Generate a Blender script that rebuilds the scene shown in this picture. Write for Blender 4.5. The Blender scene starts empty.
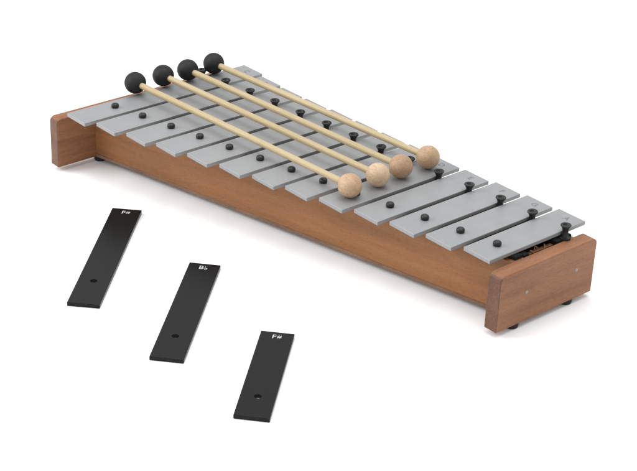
import bpy, bmesh, math, random
from mathutils import Vector, Matrix
random.seed(4)
scene = bpy.context.scene
COL = scene.collection

# ---------------------------------------------------------------- camera
pos = Vector((0.99881622, -0.69740501, 0.5691317))
rt = Vector((0.65159825, 0.75750407, 0.04009117))
up = Vector((-0.37492756, 0.27566401, 0.88512071))
fw = Vector((-0.65943085, 0.59177439, -0.46363134))
cam_d = bpy.data.cameras.new('camera')
cam = bpy.data.objects.new('camera', cam_d)
COL.objects.link(cam)
cam.matrix_world = Matrix(((rt.x, up.x, -fw.x, pos.x), (rt.y, up.y, -fw.y, pos.y), (rt.z, up.z, -fw.z, pos.z), (0, 0, 0, 1)))
cam_d.sensor_width = 36
cam_d.lens = 1609.3 / 637 * 36
cam_d.clip_start = 0.01
cam_d.clip_end = 200
scene.camera = cam

# ---------------------------------------------------------------- studio light
world = bpy.data.worlds.new('World')
scene.world = world
world.use_nodes = True
wn = world.node_tree
bg = wn.nodes['Background']
bg.inputs['Color'].default_value = (0.975, 0.99, 1.0, 1)
bg.inputs['Strength'].default_value = 0.74


def area(name, loc, target, size, power, color=(1, 1, 1)):
    d = bpy.data.lights.new(name, 'AREA')
    d.shape = 'SQUARE'
    d.size = size
    d.energy = power
    d.color = color
    o = bpy.data.objects.new(name, d)
    COL.objects.link(o)
    o.location = loc
    o.rotation_euler = (Vector(target) - Vector(loc)).to_track_quat('-Z', 'Y').to_euler()
    return o


area('softbox_overhead', (0.1, 0.3, 1.7), (0.17, 0.0, 0), 1.5, 17)
area('softbox_side', (-0.75, -1.15, 0.95), (0.17, 0.0, 0), 1.0, 17)

scene.view_settings.view_transform = 'Standard'
scene.view_settings.look = 'None'
scene.view_settings.exposure = 0.30
scene.view_settings.gamma = 1.0


# ---------------------------------------------------------------- materials
def new_mat(name):
    m = bpy.data.materials.new(name)
    m.use_nodes = True
    nt = m.node_tree
    return m, nt, nt.nodes['Principled BSDF']


def ramp(nt, stops):
    r = nt.nodes.new('ShaderNodeValToRGB')
    e = r.color_ramp.elements
    while len(e) < len(stops):
        e.new(0.5)
    for el, (p, c) in zip(e, stops):
        el.position = p
        el.color = (c[0], c[1], c[2], 1)
    return r


def wood(name, dark, mid, light, grain=1.0, rough=0.5, speck=0.25, pores=0.8):
    """fine-grained timber; local X is the direction of the grain"""
    m, nt, b = new_mat(name)
    L = nt.links
    tc = nt.nodes.new('ShaderNodeTexCoord')
    info = nt.nodes.new('ShaderNodeObjectInfo')
    add = nt.nodes.new('ShaderNodeVectorMath')
    add.operation = 'ADD'
    L.new(tc.outputs['Object'], add.inputs[0])
    sc = nt.nodes.new('ShaderNodeVectorMath')
    sc.operation = 'SCALE'
    sc.inputs['Scale'].default_value = 3.7
    cmb = nt.nodes.new('ShaderNodeCombineXYZ')
    for i in range(3):
        L.new(info.outputs['Random'], cmb.inputs[i])
    L.new(cmb.outputs[0], sc.inputs[0])
    L.new(sc.outputs[0], add.inputs[1])
    mp = nt.nodes.new('ShaderNodeMapping')
    mp.inputs['Scale'].default_value = (6 * grain, 90 * grain, 90 * grain)
    L.new(add.outputs[0], mp.inputs['Vector'])
    n1 = nt.nodes.new('ShaderNodeTexNoise')
    n1.inputs['Scale'].default_value = 1.0
    n1.inputs['Detail'].default_value = 5
    n1.inputs['Distortion'].default_value = 0.6
    L.new(mp.outputs[0], n1.inputs['Vector'])
    mp2 = nt.nodes.new('ShaderNodeMapping')
    mp2.inputs['Scale'].default_value = (90 * grain, 1100 * grain, 1100 * grain)
    L.new(add.outputs[0], mp2.inputs['Vector'])
    n2 = nt.nodes.new('ShaderNodeTexNoise')
    n2.inputs['Scale'].default_value = 1.0
    n2.inputs['Detail'].default_value = 3
    L.new(mp2.outputs[0], n2.inputs['Vector'])
    mp3 = nt.nodes.new('ShaderNodeMapping')
    mp3.inputs['Scale'].default_value = (9, 22, 22)
    L.new(add.outputs[0], mp3.inputs['Vector'])
    n3 = nt.nodes.new('ShaderNodeTexNoise')
    n3.inputs['Scale'].default_value = 1.0
    n3.inputs['Detail'].default_value = 2
    L.new(mp3.outputs[0], n3.inputs['Vector'])
    mx = nt.nodes.new('ShaderNodeMix')
    mx.inputs['Factor'].default_value = speck
    L.new(n1.outputs['Fac'], mx.inputs['A'])
    L.new(n2.outputs['Fac'], mx.inputs['B'])
    mx2 = nt.nodes.new('ShaderNodeMix')
    mx2.inputs['Factor'].default_value = 0.3
    L.new(mx.outputs['Result'], mx2.inputs['A'])
    L.new(n3.outputs['Fac'], mx2.inputs['B'])
    r = ramp(nt, [(0.38, dark), (0.5, mid), (0.62, light)])
    L.new(mx2.outputs['Result'], r.inputs['Fac'])
    mp4 = nt.nodes.new('ShaderNodeMapping')
    mp4.inputs['Scale'].default_value = (260, 2600, 2600)
    L.new(add.outputs[0], mp4.inputs['Vector'])
    n4 = nt.nodes.new('ShaderNodeTexNoise')
    n4.inputs['Scale'].default_value = 1.0
    n4.inputs['Detail'].default_value = 1
    L.new(mp4.outputs[0], n4.inputs['Vector'])
    pr_ = ramp(nt, [(0.30, (0.62, 0.58, 0.55)), (0.42, (1, 1, 1))])
    L.new(n4.outputs['Fac'], pr_.inputs['Fac'])
    mul = nt.nodes.new('ShaderNodeMix')
    mul.data_type = 'RGBA'
    mul.blend_type = 'MULTIPLY'
    mul.inputs['Factor'].default_value = pores
    ci = [i_ for i_ in mul.inputs if i_.type == 'RGBA']
    L.new(r.outputs['Color'], ci[0])
    L.new(pr_.outputs['Color'], ci[1])
    L.new([o_ for o_ in mul.outputs if o_.type == 'RGBA'][0], b.inputs['Base Color'])
    b.inputs['Roughness'].default_value = rough
    b.inputs['Specular IOR Level'].default_value = 0.35
    bp = nt.nodes.new('ShaderNodeBump')
    bp.inputs['Strength'].default_value = 0.12
    bp.inputs['Distance'].default_value = 0.0003
    L.new(n2.outputs['Fac'], bp.inputs['Height'])
    L.new(bp.outputs[0], b.inputs['Normal'])
    return m


RAIL = wood('rail_wood', (0.198, 0.082, 0.027), (0.257, 0.109, 0.038), (0.299, 0.134, 0.049))
BOARD = wood('board_wood', (0.175, 0.072, 0.031), (0.237, 0.100, 0.044), (0.288, 0.127, 0.058))
ENDGRAIN = wood('end_grain_wood', (0.085, 0.037, 0.019), (0.125, 0.055, 0.030), (0.170, 0.077, 0.043), speck=0.5)
PANEL = wood('panel_wood', (0.117, 0.068, 0.041), (0.180, 0.104, 0.063), (0.234, 0.135, 0.081))
STICK = wood('stick_wood', (0.360, 0.276, 0.144), (0.410, 0.322, 0.182), (0.450, 0.363, 0.221), grain=1.6, rough=0.45, speck=0.3, pores=0.3)
BEADS = [wood('bead_wood', *c, grain=2.2, rough=0.5, speck=0.6) for c in (
((0.31, 0.185, 0.105), (0.42, 0.275, 0.165), (0.50, 0.35, 0.225)),
    ((0.42, 0.285, 0.175), (0.52, 0.375, 0.245), (0.60, 0.455, 0.315)),
    ((0.31, 0.185, 0.105), (0.395, 0.255, 0.152), (0.47, 0.32, 0.205)),
    ((0.31, 0.19, 0.11), (0.405, 0.27, 0.165), (0.485, 0.34, 0.22)))]


def metal_mat():
    m, nt, b = new_mat('anodised_aluminium')
    L = nt.links
    tc = nt.nodes.new('ShaderNodeTexCoord')
    mp = nt.nodes.new('ShaderNodeMapping')
    mp.inputs['Scale'].default_value = (900, 40, 900)
    L.new(tc.outputs['Object'], mp.inputs['Vector'])
    n = nt.nodes.new('ShaderNodeTexNoise')
    n.inputs['Scale'].default_value = 1
    n.inputs['Detail'].default_value = 3
    L.new(mp.outputs[0], n.inputs['Vector'])
    n2 = nt.nodes.new('ShaderNodeTexNoise')
    n2.inputs['Scale'].default_value = 60
    n2.inputs['Detail'].default_value = 4
    L.new(tc.outputs['Object'], n2.inputs['Vector'])
    mx = nt.nodes.new('ShaderNodeMix')
    mx.inputs['Factor'].default_value = 0.5
    L.new(n.outputs['Fac'], mx.inputs['A'])
    L.new(n2.outputs['Fac'], mx.inputs['B'])
    r = ramp(nt, [(0.25, (0.247, 0.250, 0.256)), (0.75, (0.286, 0.288, 0.291))])
    L.new(mx.outputs['Result'], r.inputs['Fac'])
    L.new(r.outputs['Color'], b.inputs['Base Color'])
    b.inputs['Metallic'].default_value = 0.25
    rr = nt.nodes.new('ShaderNodeMapRange')
    rr.inputs['From Min'].default_value = 0.3
    rr.inputs['From Max'].default_value = 0.7
    rr.inputs['To Min'].default_value = 0.40
    rr.inputs['To Max'].default_value = 0.52
    L.new(n2.outputs['Fac'], rr.inputs['Value'])
    L.new(rr.outputs[0], b.inputs['Roughness'])
    bp = nt.nodes.new('ShaderNodeBump')
    bp.inputs['Strength'].default_value = 0.05
    bp.inputs['Distance'].default_value = 0.0002
    L.new(n.outputs['Fac'], bp.inputs['Height'])
    L.new(bp.outputs[0], b.inputs['Normal'])
    return m


def plain(name, col, rough, metallic=0.0, spec=0.5, bump=0.0, scale=900, var=0.1):
    m, nt, b = new_mat(name)
    L = nt.links
    tc = nt.nodes.new('ShaderNodeTexCoord')
    n = nt.nodes.new('ShaderNodeTexNoise')
    n.inputs['Scale'].default_value = scale
    n.inputs['Detail'].default_value = 4
    L.new(tc.outputs['Object'], n.inputs['Vector'])
    r = ramp(nt, [(0.3, tuple(c * (1 - var) for c in col)), (0.7, tuple(min(1, c * (1 + var)) for c in col))])
    L.new(n.outputs['Fac'], r.inputs['Fac'])
    L.new(r.outputs['Color'], b.inputs['Base Color'])
    b.inputs['Roughness'].default_value = rough
    b.inputs['Metallic'].default_value = metallic
    b.inputs['Specular IOR Level'].default_value = spec
    if bump:
        bp = nt.nodes.new('ShaderNodeBump')
        bp.inputs['Strength'].default_value = bump
        bp.inputs['Distance'].default_value = 0.0003
        L.new(n.outputs['Fac'], bp.inputs['Height'])
        L.new(bp.outputs[0], b.inputs['Normal'])
    return m


ALU = metal_mat()
BLACKBAR = plain('black_enamel', (0.006, 0.006, 0.006), 0.27, spec=0.17, bump=0.05)
RUBBER = plain('black_rubber', (0.011, 0.011, 0.012), 0.6, spec=0.28, bump=0.25, scale=1500)
PIN = plain('black_plastic', (0.013, 0.013, 0.014), 0.4, spec=0.35, bump=0.05)
FELT = plain('black_felt', (0.014, 0.014, 0.014), 0.95, spec=0.1, bump=0.6)
STEEL = plain('nail_steel', (0.24, 0.235, 0.23), 0.35, metallic=1.0)
CORD = plain('tan_cord', (0.20, 0.15, 0.08), 0.8)
INKW = plain('white_print', (0.55, 0.55, 0.55), 0.6)
INKB = plain('stamped_dark', (0.125, 0.125, 0.13), 0.6)
FLOOR = plain('white_sweep', (0.95, 0.955, 0.955), 0.7, spec=0.2, scale=40, var=0.004)


# ---------------------------------------------------------------- helpers
def tag(o, label=None, cat=None, group=None, kind=None):
    if label: o['label'] = label
    if cat: o['category'] = cat
    if group: o['group'] = group
    if kind: o['kind'] = kind
    return o


def empty(name, loc, rz=0.0):
    o = bpy.data.objects.new(name, None)
    o.empty_display_size = 0.02
    COL.objects.link(o)
    o.location = loc
    o.rotation_euler = (0, 0, rz)
    return o


def obj(name, bm, mat, parent=None, loc=(0, 0, 0), rz=0.0, bevel=0.0, seg=3, smooth=True, quat=None):
    bmesh.ops.recalc_face_normals(bm, faces=bm.faces)
    me = bpy.data.meshes.new(name)
    bm.to_mesh(me)
    bm.free()
    mats = mat if isinstance(mat, (list, tuple)) else [mat]
    for mm in mats:
        me.materials.append(mm)
    if smooth:
        for p in me.polygons:
            p.use_smooth = True
    o = bpy.data.objects.new(name, me)
    COL.objects.link(o)
    if smooth:
        me.set_sharp_from_angle(angle=math.radians(35))
    o.parent = parent
    o.location = loc
    if quat is not None:
        o.rotation_mode = 'QUATERNION'
        o.rotation_quaternion = quat
    else:
        o.rotation_euler = (0, 0, rz)
    if bevel:
        md = o.modifiers.new('bevel', 'BEVEL')
        md.width = bevel
        md.segments = seg
        md.limit_method = 'ANGLE'
        md.angle_limit = math.radians(50)
        md.harden_normals = False
    return o


def prism(pts, z0, z1):
    """extrude a plan outline from z0 to z1"""
    bm = bmesh.new()
    a = [bm.verts.new((x, y, z0)) for x, y in pts]
    b = [bm.verts.new((x, y, z1)) for x, y in pts]
    bm.faces.new(a[::-1])
    bm.faces.new(b)
    n = len(pts)
    for i in range(n):
        bm.faces.new((a[i], a[(i + 1) % n], b[(i + 1) % n], b[i]))
    return bm


def lathe(profile, seg=40):
    bm = bmesh.new()
    rings = []
    for r, z in profile:
        if r < 1e-7:
            rings.append([bm.verts.new((0, 0, z))])
        else:
            rings.append([bm.verts.new((r * math.cos(2 * math.pi * k / seg), r * math.sin(2 * math.pi * k / seg), z)) for k in range(seg)])
    for A, B in zip(rings, rings[1:]):
        for k in range(seg):
            k2 = (k + 1) % seg
            if len(A) == 1 and len(B) == 1:
                continue
            if len(A) == 1:
                bm.faces.new((A[0], B[k], B[k2]))
            elif len(B) == 1:
                bm.faces.new((A[k], A[k2], B[0]))
            else:
                bm.faces.new((A[k], A[k2], B[k2], B[k]))
    return bm


def drilled_bar(w, l, t, holes, r):
    """flat bar, origin at centre of its lower face, drilled right through at each y of holes"""
    bm = bmesh.new()
    N = 32
    top, bot = t, 0.0
    cache = {}

    def v(x, y, z):
        k = (round(x, 7), round(y, 7), round(z, 7))
        if k not in cache:
            cache[k] = bm.verts.new((x, y, z))
        return cache[k]
    h = w / 2

    def sq(k, cy):
        a = 2 * math.pi * k / N + math.pi / 4
        c, s = math.cos(a), math.sin(a)
        m = max(abs(c), abs(s))
        return (h * c / m, cy + h * s / m)

    def ci(k, cy):
        a = 2 * math.pi * k / N + math.pi / 4
        return (r * math.cos(a), cy + r * math.sin(a))
    for z in (top, bot):
        edge = -l / 2
        lower_pts = [(-h, -l / 2), (h, -l / 2)]
        for cy in sorted(holes):
            for k in range(N):
                a, b2 = sq(k, cy), sq(k + 1, cy)
                c, d = ci(k + 1, cy), ci(k, cy)
                bm.faces.new((v(*a, z), v(*b2, z), v(*c, z), v(*d, z)))
            # rectangle below this hole's square: bottom side of the square carries extra points
            side = [sq(k, cy) for k in range(N + 1) if abs(sq(k, cy)[1] - (cy - h)) < 1e-7]
            side = sorted(set((round(x, 7), round(y, 7)) for x, y in side))
            bm.faces.new([v(x, y, z) for x, y in lower_pts + side[::-1]])
            side = [sq(k, cy) for k in range(N + 1) if abs(sq(k, cy)[1] - (cy + h)) < 1e-7]
            lower_pts = sorted(set((round(x, 7), round(y, 7)) for x, y in side))
        bm.faces.new([v(x, y, z) for x, y in lower_pts + [(h, l / 2), (-h, l / 2)]])
    bm.verts.ensure_lookup_table()
    bmesh.ops.remove_doubles(bm, verts=bm.verts, dist=1e-6)
    # walls: close every open edge between the top and the bottom sheets
    tops = [e for e in bm.edges if len(e.link_faces) == 1 and e.verts[0].co.z > t / 2]
    cb = {(round(q.co.x, 6), round(q.co.y, 6)): q for q in bm.verts if q.co.z < t / 2}
    for e in tops:
        a, b2 = e.verts
        a0 = cb[(round(a.co.x, 6), round(a.co.y, 6))]
        b0 = cb[(round(b2.co.x, 6), round(b2.co.y, 6))]
        bm.faces.new((a, b2, b0, a0))
    return bm


def lettering(name, body, size, mat, parent, loc, rz=0.0, thick=0.00004, squeeze=1.0):
    cu = bpy.data.curves.new(name, 'FONT')
    cu.body = body
    cu.size = size
    cu.align_x = 'CENTER'
    cu.align_y = 'CENTER'
    cu.extrude = thick
    tmp = bpy.data.objects.new(name + '_tmp', cu)
    COL.objects.link(tmp)
    dg = bpy.context.evaluated_depsgraph_get()
    me = bpy.data.meshes.new_from_object(tmp.evaluated_get(dg))
    bpy.data.objects.remove(tmp)
    bpy.data.curves.remove(cu)
    me.name = name
    me.materials.clear()
    me.materials.append(mat)
    o = bpy.data.objects.new(name, me)
    COL.objects.link(o)
    o.parent = parent
    o.location = loc
    o.rotation_euler = (0, 0, rz)
    o.scale = (squeeze, 1, 1)
    return o


# ---------------------------------------------------------------- the white surface
bm = bmesh.new()
S = 14
vs = [bm.verts.new(c) for c in ((-S, -S, 0), (S, -S, 0), (S, S, 0), (-S, S, 0))]
bm.faces.new(vs)
floor = obj('floor', bm, FLOOR, smooth=False)
tag(floor, kind='structure')

# ---------------------------------------------------------------- glockenspiel
H = 0.05283          # top of the tone bars
BT = 0.0030          # bar thickness
BW = 0.0250
X0, PITCH = -0.0018, 0.029217
ZB, ZT = 0.0040, 0.04747        # end boards: bottom and top
TH = 0.0115
XL = X0 - .5 * PITCH - .0037    # inner face of the long end board
XR = X0 + 12.5 * PITCH + .0021  # inner face of the short end board
yf = [-0.06338, -0.0550, -0.0470, -0.0393, -0.0311, -0.0231, -0.0149, -0.0070, 0.00067, 0.00871, 0.01619, 0.02356, 0.03163]
yb = [0.1168, 0.1130, 0.1120, 0.1130, 0.1153, 0.1166, 0.1180, 0.1198, 0.1205, 0.12184, 0.1250, 0.12786, 0.13011]
NOTES = 'CDEFGABCDEFGA'

ROOT = Vector((0.17, 0.035, 0))
glock = empty('glockenspiel', ROOT)
tag(glock, 'diatonic glockenspiel with thirteen silver metal bars on a brown tapering wooden frame', 'glockenspiel')


def G(x, y, z):
    return Vector((x, y, z)) - ROOT


def end_board(x_in, side, y0, y1, ZT=ZT, TH=TH):
    """upright board lying along Y; outline rounded at its two top corners, seen from the side"""
    L = y1 - y0
    r = 0.0045
    pts = [(0, 0), (L, 0)]
    for k in range(9):
        a = math.pi / 2 * k / 8
        pts.append((L - r + r * math.cos(a), ZT - ZB - r + r * math.sin(a)))
    for k in range(9):
        a = math.pi / 2 + math.pi / 2 * k / 8
        pts.append((r + r * math.cos(a), ZT - ZB - r + r * math.sin(a)))
    b = bmesh.new()
    A = [b.verts.new((p[0], -TH / 2, p[1])) for p in pts]
    B = [b.verts.new((p[0], TH / 2, p[1])) for p in pts]
    n = len(pts)
    b.faces.new(A)
    b.faces.new(B[::-1])
    for i in range(n):
        f = b.faces.new((A[i], A[(i + 1) % n], B[(i + 1) % n], B[i]))
        if abs(pts[i][0] - pts[(i + 1) % n][0]) < 0.0006:
            f.material_index = 1
    xc = x_in + side * TH / 2
    return obj('end_board', b, [BOARD, ENDGRAIN], glock, G(xc, y0, ZB), rz=math.pi / 2, bevel=0.0007)


board_long = end_board(XL, -1, -0.0695, 0.0965, ZT - 0.0014, 0.0106)
board_short = end_board(XR, 1, 0.0275, 0.0275 + 0.0986)
for (y, z) in ((0.0553, 0.0273), (0.1067, 0.0278)):
    n = obj('nail', lathe([(0, -0.0002), (0.0015, -0.0002), (0.0014, 0.00010), (0.0010, 0.00022), (0, 0.00025)], 20), STEEL, board_short,
            quat=Vector((0, 0, 1)).rotation_difference(Vector((0, -1, 0))))
    n.location = (y - 0.0275, -TH / 2, z - ZB)


def yrail(x):      # outer face of the front rail
    return -0.0334 + (0.0505 + 0.0334) * (x - XL) / (XR - XL)


def yback(x):      # outer face of the back rail, behind the tall posts
    return 0.0737 + 0.008 + (0.1058 - 0.0737) * (x - XL) / (XR - XL)


def rail_piece(name, fy, d0, d1, z0, z1, mat, parent, bevel=0.0005, dx=0.0):
    xa, xb = XL + dx, XR - dx
    ang = math.atan2(fy(xb) - fy(xa), xb - xa)
    o = Vector((xa, fy(xa), 0))
    R = Matrix.Rotation(-ang, 2)
    pts = []
    for x, y in ((xa, fy(xa) + d0), (xb, fy(xb) + d0), (xb, fy(xb) + d1), (xa, fy(xa) + d1)):
        q = R @ Vector((x - o.x, y - o.y))
        pts.append((q.x, q.y))
    return obj(name, prism(pts, 0, z1 - z0), mat, parent, G(o.x, o.y, z0), rz=ang, bevel=bevel, smooth=True)


RT = ZT - 0.0004
front_rail = rail_piece('front_rail', yrail, 0, TH, ZB + 0.0032, RT, RAIL, glock)
back_rail = rail_piece('back_rail', yback, -TH, 0, ZB + 0.0032, RT, RAIL, glock)
rail_piece('felt_strip', yrail, 0.0035, TH - 0.001, RT, H - BT - 0.0001, FELT, front_rail, bevel=0.0004, dx=0.0006).location = (0.0006, 0.0, RT - ZB - 0.0032)
rail_piece('felt_strip', yback, -TH + 0.001, -0.002, RT, H - BT - 0.0001, FELT, back_rail, bevel=0.0004, dx=0.0006).location = (0.0006, 0.0, RT - ZB - 0.0032)
for o in (front_rail.children[0], back_rail.children[0]):
    o.rotation_euler = (0, 0, 0)
# deck of black foam lying inside behind the front rail, wooden floor of the box
rail_piece('foam_strip', yrail, TH + 0.0003, TH + 0.006, 0.0385, H - BT - 0.0012, FELT, glock, dx=0.0005)
rail_piece('foam_strip', yback, -TH - 0.006, -TH - 0.0003, 0.0385, H - BT - 0.0012, FELT, glock, dx=0.0005)
# bottom panel: a whisker proud of the rails
pts = [(XL + .0002, yrail(XL) + .0001), (XR - .0002, yrail(XR) + .0001), (XR - .0002, yback(XR) + .0004), (XL + .0002, yback(XL) + .0004)]
c = ROOT
obj('bottom_panel', prism([(x - c.x, y - c.y) for x, y in pts], 0, 0.0029), PANEL, glock, (0, 0, ZB + 0.0002), bevel=0.0004)
# resonator partitions standing on the bottom panel between the two foam strips
for k in range(14):
    x = X0 + (k - .5) * PITCH
    if k == 0:
        continue
    if k == 13:
        x = XR - 0.0045
    ya, yb_ = yrail(x) + TH + 0.0066, yback(x) - TH - 0.0066
    obj('partition', prism([(0, -0.0015), (yb_ - ya, -0.0015), (yb_ - ya, 0.0015), (0, 0.0015)], 0, 0.0385), BOARD, glock, G(x, ya, ZB + 0.003), rz=math.pi / 2)

# suspension cord threaded behind the bars, sagging from post to post
def cord_tube(points, r, seg=8):
    b = bmesh.new()
    rings = []
    n = len(points)
    for i, p in enumerate(points):
        d = (points[min(n - 1, i + 1)] - points[max(0, i - 1)]).normalized()
        a = d.orthogonal().normalized()
        if i and abs(d.dot(prev)) < 0.9999999:
            a = (pa - d * pa.dot(d)).normalized()
        elif i:
            a = pa
        bb = d.cross(a)
        rings.append([b.verts.new(p + (a * math.cos(2 * math.pi * k / seg) + bb * math.sin(2 * math.pi * k / seg)) * r) for k in range(seg)])
        prev, pa = d, a
    for A, B in zip(rings, rings[1:]):
        for k in range(seg):
            b.faces.new((A[k], A[(k + 1) % seg], B[(k + 1) % seg], B[k]))
    b.faces.new(rings[0][::-1])
    b.faces.new(rings[-1])
    return b


xc = XR - 0.0046
cp = []
for i in range(60):
    t = i / 59
    y = yrail(xc) + TH + 0.012 + t * (yback(xc) - TH - 0.010 - yrail(xc) - TH - 0.012)
    cp.append(Vector((xc - ROOT.x + 0.0020 * math.sin(t * 12), y - ROOT.y, 0.0450 + 0.0022 * math.cos(t * 5 * math.pi))))
obj('cord', cord_tube(cp, 0.00045), CORD, glock)

# rubber feet
foot_prof = [(0, 0), (0.0044, 0), (0.0050, 0.0006), (0.0053, 0.003), (0.0050, 0.0041), (0, 0.0041)]
for x, y in ((XL - 0.0012, -0.0282), (XR + 0.0062, 0.0486), (XR + 0.0062, 0.1045), (XL - 0.0040, 0.080)):
    obj('foot', lathe(foot_prof, 28), RUBBER, glock, G(x, y, 0))

# tone bars with stamped notes and front retaining pins
cap_prof = [(0, -0.002), (0.0016, -0.002), (0.0016, 0.0001), (0.0026, 0.0001), (0.0030, 0.0007), (0.0031, 0.0018), (0.0029, 0.0026), (0.0024, 0.0032), (0.0014, 0.0036), (0, 0.0037)]
for i in range(13):
    x = X0 + i * PITCH
    l = yb[i] - yf[i]
    ym = (yb[i] + yf[i]) / 2
    ys = 0.0130 + 0.006465 * (i - 6)
    rnd = random.Random(i)
    bar = obj('tone_bar', drilled_bar(BW, l, BT, [ys - ym], 0.0024), ALU, glock,
              G(x + rnd.uniform(-1, 1) * .00015, ym, H - BT), rz=rnd.uniform(-1, 1) * 0.0035, bevel=0.00035)
    obj('retaining_pin', lathe(cap_prof, 28), PIN, bar, (0, ys - ym, BT))
    lettering('note_letter', NOTES[i], 0.0072, INKB, bar, (rnd.uniform(-.0006, .0006) + 0.0012, l / 2 - 0.0080, BT + 0.00003), rz=rnd.uniform(-.06, .06))

# tall countersunk posts standing in the gaps along the back
post_prof = [(0, -0.006), (0.0044, -0.006), (0.0044, -0.0042), (0.0027, -0.0038), (0.0023, -0.003), (0.0023, 0.0014), (0.0026, 0.0022), (0.0034, 0.0041),
             (0.0039, 0.0044), (0.0039, 0.0051), (0.0036, 0.0054), (0.0024, 0.0052), (0.0018, 0.0042), (0, 0.0040)]
for j in range(14):
    k = j - 6.5
    x = X0 + (j - .5) * PITCH
    y = 0.08959 + 0.002523 * k
    rnd = random.Random(90 + j)
    o = obj('post', lathe(post_prof, 28), PIN, glock, G(x, y, H + rnd.uniform(-.0002, .0003)), rz=rnd.uniform(0, 6))
    o.rotation_euler[0] = rnd.uniform(-.035, .035)
    o.rotation_euler[1] = rnd.uniform(-.035, .035)

# ---------------------------------------------------------------- double-ended mallets on the bars
RB = 0.0090
HR = 0.00255
specs = [((-0.0166, 0.0045), (0.2318, 0.0192), 'double-ended wooden mallet nearest the front rail of the glockenspiel'),
         ((-0.0163, 0.0324), (0.2306, 0.0479), 'second double-ended mallet from the front, with the palest wooden ball'),
         ((-0.0148, 0.0566), (0.2298, 0.0719), 'third double-ended mallet from the front, running in front of the row of tall black posts'),
         ((-0.0140, 0.0834), (0.2299, 0.0999), 'rearmost double-ended mallet, lying across the stamped ends of the bars behind the black posts')]
for idx, (a, b_, lab) in enumerate(specs):
    A = Vector((a[0], a[1], H + RB + 0.0001))
    B = Vector((b_[0], b_[1], H + RB + 0.0001))
    d = (B - A)
    L = d.length
    m = empty('mallet', (A + B) / 2 - Vector((0, 0, RB)))
    tag(m, lab, 'mallet', 'double-ended mallets lying on the bars')
    q = Vector((1, 0, 0)).rotation_difference(d.normalized())
    off = Vector((0, 0, RB))
    # stick: local X along its length
    pr = [(0, 0), (HR, 0), (HR * 1.03, L * .3), (HR, L * .7), (HR * .97, L), (0, L)]
    sb = lathe(pr, 24)
    bmesh.ops.rotate(sb, verts=sb.verts, matrix=Matrix.Rotation(math.pi / 2, 3, 'Y'))
    obj('handle', sb, STICK, m, -d / 2 + off, quat=q)
    # black rubber ball with a flat where the stick enters
    for nm, mat, end, sgn in (('rubber_head', RUBBER, -d / 2, 1), ('wooden_head', BEADS[idx], d / 2, -1)):
        prof = []
        for k in range(25):
            t = math.pi * k / 24
            prof.append((RB * math.sin(t), -RB * math.cos(t)))
        lim = RB * math.cos(math.asin(min(1, (HR + 0.0006) / RB)))
        prof = [p for p in prof if p[1] < lim]
        prof += [(HR + 0.0006, lim), (HR + 0.0001, lim - 0.0004), (HR + 0.0001, lim - 0.002)]
        prof[0] = (0, -RB)
        hb = lathe(prof, 44)
        bmesh.ops.rotate(hb, verts=hb.verts, matrix=Matrix.Rotation(math.pi / 2 * sgn, 3, 'Y'))
        obj(nm, hb, mat, m, end + off, quat=q)

# ---------------------------------------------------------------- three loose black bars in front
WS = 0.02317
sp = [(0.1655, -0.18131, 0.75963, 0.14816, 0.03292, ('F', '#'), 'long black metal bar marked F# lying on the white surface, leftmost of three'),
      (0.25738, -0.1768, 0.7291, 0.13196, 0.02864, ('B', '\u266d'), 'black metal bar marked B flat lying loose between the two F# bars'),
      (0.34454, -0.17482, 0.7233, 0.10367, 0.02356, ('F', '#'), 'short black metal bar marked F# lying on the white surface, nearest the camera')]
for (x, y, a, L, hy, txt, lab) in sp:
    ux = Vector((math.cos(a), math.sin(a), 0))
    uy = Vector((-math.sin(a), math.cos(a), 0))
    c = Vector((x, y, 0.0001)) + ux * WS / 2 + uy * L / 2
    o = obj('loose_tone_bar', drilled_bar(WS, L, BT, [hy - L / 2], 0.0024), BLACKBAR, None, c, rz=a, bevel=0.00035)
    tag(o, lab, 'chime bar', 'loose black accidental bars')
    a_ = lettering('note_letter', txt[0], 0.0068, INKW, o, (-0.0016, L / 2 - 0.0064, BT + 0.00003))
    flat = txt[1] != '#'
    b_ = lettering('accidental_sign', txt[1], 0.0080 if flat else 0.0054, INKW, o, (0.0020, L / 2 - 0.0064 + (0 if flat else 0.0003), BT + 0.00003))
